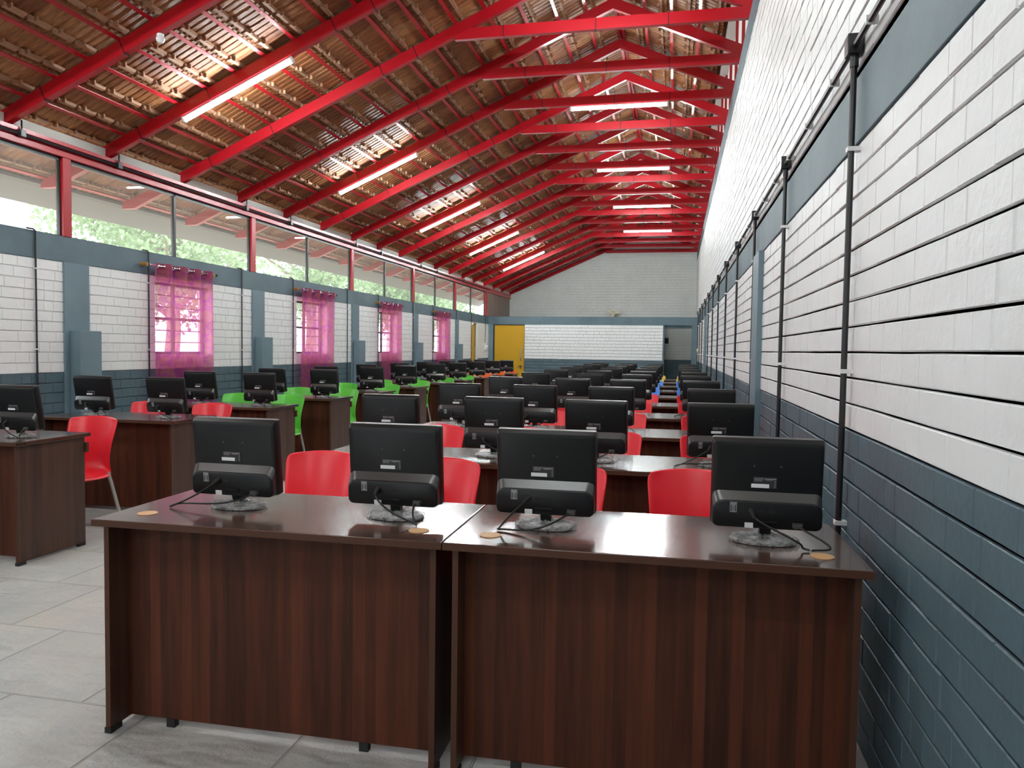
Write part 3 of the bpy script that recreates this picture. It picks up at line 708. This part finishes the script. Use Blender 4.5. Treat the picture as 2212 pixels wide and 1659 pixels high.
# ------------------------------------------------------------------ monitors
def rrect(x0, x1, z0, z1, r, y, n=5, rt_=None, rb=None):
    rt_ = r if rt_ is None else rt_; rb = r if rb is None else rb; pts = []
    for cx, cz, a0, q in ((x1, z1, 0, rt_), (x0, z1, PI/2, rt_), (x0, z0, PI, rb), (x1, z0, 1.5*PI, rb)):
        q = max(q, .0005); ccx = cx-q if cx == x1 else cx+q; ccz = cz-q if cz == z1 else cz+q
        for i in range(n+1):
            a = a0+PI/2*i/n; pts.append((ccx+q*math.cos(a), y, ccz+q*math.sin(a)))
    return pts
MW, MH = .336, .280
def make_monitor(variant):
    t = empty('computer_monitor', (0, 0, 0)); tilt = .10 if variant < 10 else .17
    hz = .053
    R = Matrix.Translation((0, -.012, hz)) @ Matrix.Rotation(tilt, 4, 'X')
    def T(mb): mb.v = [tuple(R @ Vector(v)) for v in mb.v]; return mb
    h = MW/2
    b = MB(); b.loft([rrect(-h+.002, h-.002, .002, MH-.002, .006, .034), rrect(-h, h, 0, MH, .007, .030), rrect(-h, h, 0, MH, .007, .004),
                      rrect(-h+.004, h-.004, .002, MH-.010, .010, -.010), rrect(-h+.013, h-.013, .006, MH-.020, .012, -.0135)])
    body = T(b).build('back_shell', M['black'], t, smooth=True)
    T(MB().box(-h+.012, h-.012, .034, .0352, .018, MH-.012)).build('screen', M['screen'], t)
    b = MB(); zl = .114
    b.loft([rrect(-h+.003, h-.003, .001, zl, .001, -.0125, rt_=.022, rb=.012, n=8), rrect(-h+.004, h-.004, .001, zl-.026, .001, -.034, rt_=.034, rb=.018, n=8)], caps=False)
    T(b).build('ledge', M['ledge'], t, smooth=True); b = MB()
    b.loft([rrect(-h+.004, h-.004, .001, zl-.026, .001, -.034, rt_=.034, rb=.018, n=8), rrect(-h+.0055, h-.0055, .0015, zl-.028, .001, -.037, rt_=.034, rb=.019, n=8), rrect(-h+.009, h-.009, .003, zl-.031, .001, -.039, rt_=.034, rb=.020, n=8)])
    T(b).build('lower_housing', M['black2'], t, smooth=True)
    lb = T(MB().box(-.042, .029, -.0155, -.0130, .124, .160)).build('rating_label', M['glabel'], t)
    tx = MB()
    for q, (x0, x1, z) in enumerate([(-.039, -.010, .157), (-.039, -.012, .154), (-.039, -.014, .151), (-.039, -.016, .148), (-.008, .026, .156), (-.008, .026, .1545), (-.004, .016, .151)]): tx.box(x0, x1, -.0160, -.0154, z-.0006 - (.001 if q in (4, 5) else 0), z+.0006)
    for q in range(6): tx.box(.021, .0255, -.0160, -.0154, .128+q*.004, .1295+q*.004)
    T(tx).build('print', M['ltext'], lb)
    T(MB().box(-.048, .006, -.0172, -.0154, .126, .1385)).build('barcode_sticker', M['sticker'], t, bevel=.0006, seg=1)
    sc = MB()
    for x in (-.040, .040):
        if variant < 10: sc.disc((x, 0), .0034, .0034, 0, .0012, 8)
    sc.v = [(x, -.0135-z, .195+y) for x, y, z in sc.v]
    if sc.v: T(sc).build('screw', M['plug'], t)
    st = MB().box(-.112, -.091, -.0405, -.0388, .050, .083)
    sp = T(st).build('approval_sticker', M['ltext'], t)
    p2 = MB()
    for a, b_, c_, d_ in ((-.1095, -.1065, .054, .074), (-.0965, -.0935, .054, .074), (-.1045, -.0985, .060, .062), (-.1045, -.0985, .066, .068)): p2.box(a, b_, -.0410, -.0404, c_, d_)
    T(p2).build('print', M['glabel'], sp)
    T(MB().box(-.066, -.040, -.0412, -.0388, .002, .019)).build('price_tag', M['sticker'], t, bevel=.0008, seg=1)
    pt = MB()
    for x in (-.022, .012): pt.box(x-.010, x+.010, -.0396, -.0385, .052, .062)
    T(pt).build('port', M['foot'], t)
    # stand
    T(MB().box(-.031, .031, -.046, -.036, .022, .027)).build('hinge_lip', M['black'], t, bevel=.001)
    nk = MB(); nk.hexa([(-.017, -.016, .010), (.017, -.016, .010), (.017, .016, .010), (-.017, .016, .010), (-.018, -.030, .058), (.018, -.030, .058), (.018, .004, .058), (-.018, .004, .058)])
    nk.hexa([(-.018, -.040, .050), (.018, -.040, .050), (.018, -.004, .050), (-.018, -.004, .050), (-.026, -.053, .073), (.026, -.053, .073), (.026, -.020, .073), (-.026, -.020, .073)])
    nk.build('neck', M['black'], t, bevel=.002)
    MB().disc((0, -.005), .100, .068, 0, .009, 32, top=.96).build('base', M['black2'], t, smooth=True)
    rnd = random.Random(variant+2); wr = MB(); rings = []
    n = 44
    for q, (k, z) in enumerate([(1.05, .002), (1.07, .009), (1.02, .015), (.85, .0175), (.6, .019), (.38, .0215), (.25, .026), (.21, .030)]):
        rings.append([(k*.100*math.cos(2*PI*j/n)*rnd.uniform(.97, 1.03), -.005+k*.068*math.sin(2*PI*j/n)*rnd.uniform(.97, 1.03), z+(rnd.uniform(-.0025, .0035) if q else 0)) for j in range(n)])
    wr.loft(rings, caps=False); wr.build('plastic_wrap', M['wrap'], t)
    # plugs and cables: start and end in monitor space
    pa = R @ Vector((-.050, -.042, .060)); pb = R @ Vector((.092, -.042, .018))
    g1 = Vector((-.16, -.085, .004)) if variant % 3 == 0 else (Vector((.10, -.10, .004)) if variant % 3 == 1 else Vector((-.115, -.10, .004)))
    def bez(p, n=16):
        out = []; 
        for i in range(n+1):
            u = i/n; q = [Vector(x) for x in p]
            while len(q) > 1: q = [a*(1-u)+b*u for a, b in zip(q, q[1:])]
            out.append(q[0])
        return out
    z0 = .0045
    if variant % 10 == 0:
        c1 = bez([pa, pa+Vector((-.01, -.03, -.02)), Vector((-.14, -.08, .04)), Vector((-.23, -.09, z0))])
        c2 = bez([pb, pb+Vector((-.02, -.035, -.02)), Vector((-.02, -.11, z0)), Vector((-.14, -.08, .030)), Vector((-.21, -.065, .02)), Vector((-.235, -.085, z0))])
    elif variant % 10 == 1:
        c1 = bez([pa, pa+Vector((-.015, -.03, -.02)), pa+Vector((.03, -.05, -.07)), Vector((.085, -.12, .02)), Vector((.115, -.115, z0))])
        c2 = bez([pb, pb+Vector((-.012, -.03, -.01)), pb+Vector((.0, -.05, -.05)), Vector((.115, -.125, z0))])
    elif variant % 10 == 2:
        c1 = bez([pa, pa+Vector((-.02, -.03, -.02)), Vector((-.125, -.085, .04)), Vector((-.145, -.105, z0))])
        c2 = bez([pb, pb+Vector((-.03, -.03, -.015)), Vector((-.0, -.17, z0)), Vector((-.08, -.10, z0+.004)), Vector((-.15, -.095, z0))])
    else:
        c1 = bez([pa, pa+Vector((0, -.03, -.04)), Vector((.06, -.10, .05)), Vector((.16, -.13, z0)), Vector((.06, -.08, z0+.01)), Vector((.12, -.105, z0))], 22)
        c2 = bez([pb, pb+Vector((.01, -.03, -.01)), Vector((.19, -.09, .02)), Vector((.23, -.13, z0)), Vector((.14, -.10, z0+.006)), Vector((.125, -.11, z0))], 22)
    c1 = [v if v.z > z0 else Vector((v.x, v.y, z0)) for v in c1]; c2 = [v if v.z > z0 else Vector((v.x, v.y, z0)) for v in c2]
    MB().tube(c1, .0033, 8).build('power_cable', M['cable'], t, smooth=True)
    MB().tube(c2, .0033, 8).build('video_cable', M['cable'], t, smooth=True)
    d1 = (c1[2]-c1[0]).normalized(); pl_ = MB(); pl_.tube([pa+Vector((0, .006, 0)), pa+d1*.012, pa+d1*.03], [.009, .008, .004], 10); pl_.build('power_plug', M['foot'], t, smooth=True)
    q = MB(); q.hexa([tuple(pb+Vector(v)) for v in ((-.013, -.010, -.010), (.013, -.010, -.010), (.018, .005, -.004), (-.018, .005, -.004), (-.011, -.012, .004), (.011, -.012, .004), (.016, .004, .008), (-.016, .004, .008))])
    q.build('video_plug', M['plug'], t, bevel=.002)
    return t
protos = {v: make_monitor(v) for v in (0, 1, 2, 3, 11, 13)}
usedp = set()
def place_monitor(v, x, y, rot, lab, grp):
    o = protos[v] if v not in usedp else copy_tree(protos[v]); usedp.add(v)
    o.location = (x, y, DZ+.0003); o.rotation_euler.z = rot; tag(o, lab, 'monitor', grp)
rnd = random.Random(11)
pos4 = ['leftmost', 'second from left', 'third from left', 'rightmost']
mx = [(-1.575, 0, -.006), (-.952, 1, .005), (-.415, 2, .012), (.290, 3, .012)]
for k in range(NROW):
    for j in range(4):
        x, v, r = mx[j]
        if k > 0:
            x = [-1.58, -.975, -.415, .24][j]+rnd.uniform(-.02, .02); r = rnd.uniform(-.05, .05); v = rnd.choice((0, 1, 2, 3))
        if k == 1: x = [-1.582, -.977, -.408, .238][j]
        if k == 2: x = [-1.62, -1.025, -.453, .262][j]
        if k == 3: x = [-1.60, -.948, -.425, .241][j]
        y = (ymain(0)+.245 if k == 0 else ymain(k)+.29+rnd.uniform(-.015, .015))
        if k == 0: y = [2.520, 2.515, 2.512, 2.505][j]
        place_monitor(v, x, y, r, 'black monitor, %s of the right-hand block, %s in its row' % (rowname[k], pos4[j]), 'black monitors of the right-hand block')
for k in range(NLEFT):
    for j in range(2):
        x = [-4.72, -4.05][j]+rnd.uniform(-.015, .015); y = yleft(k)+.245+rnd.uniform(-.01, .01)
        place_monitor(rnd.choice((11, 13)), x, y, rnd.uniform(-.03, .03)+(.02 if j == 0 else 0), 'black monitor on the %s desk by the window wall, on its %s side' % (lrow[k], 'window' if j == 0 else 'aisle'), 'black monitors by the window wall')

# ------------------------------------------------------------------ chairs
def chair_shell_mesh(name):
    prof = [(-.232, .376, .207), (-.236, .425, .212), (-.222, .447, .214), (-.15, .447, .214), (-.02, .438, .212), (.09, .437, .206), (.135, .452, .199), (.158, .490, .192), (.172, .56, .188), (.186, .63, .190), (.205, .70, .198), (.226, .765, .206), (.236, .795, .204), (.241, .812, .190)]
    nu = 12; mb = MB()
    for k, (y, z, w) in enumerate(prof):
        for i in range(nu+1):
            u = -1+2*i/nu; a = abs(u)
            x = u*w; yy, zz = y, z
            if k <= 1: zz = z + .040*(1-a**2.5) if k == 0 else z + .006*(1-a*a)
            if 2 <= k <= 6: zz = z - .038*max(0, (a-.80)/.2)**1.5 - .012*math.cos(u*PI/2)*(.6 if k > 2 else 0)
            if k >= 7:
                yy = y - .055*a**2.4 + .012*(1-a*a)
                zz = z + (.014*(1-a*a) if k >= 11 else 0)
            mb.v.append((x, yy, zz))
    n = nu+1
    for k in range(len(prof)-1):
        for i in range(nu): mb.f.append((k*n+i, k*n+i+1, (k+1)*n+i+1, (k+1)*n+i)); mb.m.append(0)
    o = mb.build(name, M['c_red'])
    so = o.modifiers.new('s', 'SOLIDIFY'); so.thickness = .012; so.offset = 0
    su = o.modifiers.new('u', 'SUBSURF'); su.levels = 1; su.render_levels = 1
    dg = bpy.context.evaluated_depsgraph_get(); me = bpy.data.meshes.new_from_object(o.evaluated_get(dg))
    bpy.data.objects.remove(o); me.polygons.foreach_set('use_smooth', [True]*len(me.polygons)); return me
shell = chair_shell_mesh('shell')
def make_chair(color):
    t = empty('plastic_chair', (0, 0, 0)); me = shell.copy(); me.materials.clear(); me.materials.append(M['c_'+color])
    s = bpy.data.objects.new('seat_shell', me); COL.objects.link(s); s.parent = t
    for sx in (-1, 1):
        for (ya, yb_) in ((-.195, -.255), (.10, .20)):
            l = MB().tube([(sx*.188, ya, .435), (sx*.196, ya+(yb_-ya)*.2, .36), (sx*.232, yb_, .012)], .0125, 10).build('leg', M['alu'], t, smooth=True)
            MB().tube([(sx*.2315, yb_, .014), (sx*.2335, yb_+.001, 0)], .015, 10).build('leg_cap', M['foot'], l, smooth=True)
    return t
cps = {}
def place_chair(color, x, y, rot, lab, grp):
    if color not in cps: cps[color] = o = make_chair(color)
    else: o = copy_tree(cps[color])
    o.location = (x, y, 0); o.rotation_euler.z = rot; tag(o, lab, 'chair', grp)
for k in range(NROW):
    col = 'red' if k < 5 else ('blue' if k < 8 else 'yellow')
    for j in range(4):
        x = [-1.62, -1.03, -.415, .235][j]+rnd.uniform(-.02, .02); y = ymain(k)+1.06+rnd.uniform(-.02, .02); r = rnd.uniform(-.07, .07)
        if k == 0: x, y, r = [(-1.722, 3.345, .04), (-1.10, 3.30, .0), (-.50, 3.29, -.02), (.088, 3.29, -.03)][j]
        if y+.26 > ymain(k+1) and k < NROW-1: y = ymain(k+1)-.27
        place_chair(col, x, y, r, '%s plastic chair behind the %s, right-hand block, %s in its row' % (col, rowname[k], pos4[j]), '%s plastic chairs of the right-hand block' % col)
for k in range(NLEFT):
    col = 'red' if k < 2 else ('green' if k < 8 else 'orange')
    for j in range(2):
        x = [-4.80, -4.165][j]+rnd.uniform(-.02, .02); y = yleft(k)+.85+rnd.uniform(-.008, .008); r = [.02, -.03][j]+rnd.uniform(-.05, .05)
        if k == 0: x, y, r = [(-4.86, 4.60, .02), (-4.165, 4.575, .02)][j]
        place_chair(col, x, y, r, '%s plastic chair behind the %s desk by the window wall, on its %s side' % (col, lrow[k], 'window' if j == 0 else 'aisle'), '%s plastic chairs by the window wall' % col)

# ------------------------------------------------------------------ outside: trees
def tree(name, x, y, h, rad, seed, lab, n=5200, leaf_s=.11, low=1.2):
    rnd = random.Random(seed); t = empty(name, (x, y, 0), 0, lab, 'tree', 'trees outside the left windows')
    mb = MB(); mb.tube([(0, 0, -.05), (.1, .1, h*.25), (.0, .25, h*.5), (.3, .1, h*.8)], [.22, .18, .13, .05], 10)
    for q in range(7):
        a = q*2*PI/7+rnd.random(); z = h*rnd.uniform(.3, .6)
        mb.tube([(0, .1, z), (rad*.4*math.cos(a), rad*.4*math.sin(a), z+h*.12), (rad*.8*math.cos(a), rad*.8*math.sin(a), z+h*.2)], [.08, .05, .02], 7)
    mb.build('trunk', M['bark'], t, smooth=True)
    fo = MB(); cl = [(rad*rnd.uniform(-.8, .8), rad*rnd.uniform(-.8, .8), rnd.uniform(low, h)) for _ in range(46)]
    for q in range(n):
        c = cl[rnd.randrange(len(cl))]; R_ = rad*.32
        p = Vector((rnd.gauss(0, 1), rnd.gauss(0, 1), rnd.gauss(0, .8))); p = p.normalized()*R_*rnd.random()**.4 + Vector(c)
        d = Vector((rnd.uniform(-1, 1), rnd.uniform(-1, 1), rnd.uniform(-1.3, .2))).normalized(); s = d.cross(Vector((rnd.uniform(-1, 1), rnd.uniform(-1, 1), rnd.uniform(-1, 1)))).normalized()
        L = leaf_s*rnd.uniform(.7, 1.6); W_ = L*.32
        fo.add([p, p+d*L*.5+s*W_, p+d*L, p+d*L*.5-s*W_], [(0, 1, 2, 3)])
    fo.build('foliage', M['leaf'], t)
tree('tree', -12.8, 17.2, 6.8, 2.6, 1, 'leafy tree outside the left clerestory, nearest the camera', 9500, .13, 2.9)
tree('tree', -12.4, 24.0, 6.6, 2.6, 2, 'leafy tree outside the left clerestory, second away', 10500, .13, 2.8)
tree('tree', -12.0, 30.8, 6.4, 2.6, 3, 'leafy tree outside the left clerestory, third away', 10500, .14, 2.6)
tree('tree', -12.6, 37.8, 6.6, 2.8, 4, 'leafy tree outside the left clerestory, farthest away', 10500, .14, 2.4)
tree('tree', -21.5, 29.0, 8.2, 3.8, 5, 'large leafy tree behind the other trees outside the clerestory', 10000, .2, 3.0)
# drop prototypes that no placement used
for v, o in protos.items():
    if v not in usedp:
        for c in list(o.children_recursive): bpy.data.objects.remove(c)
        bpy.data.objects.remove(o)
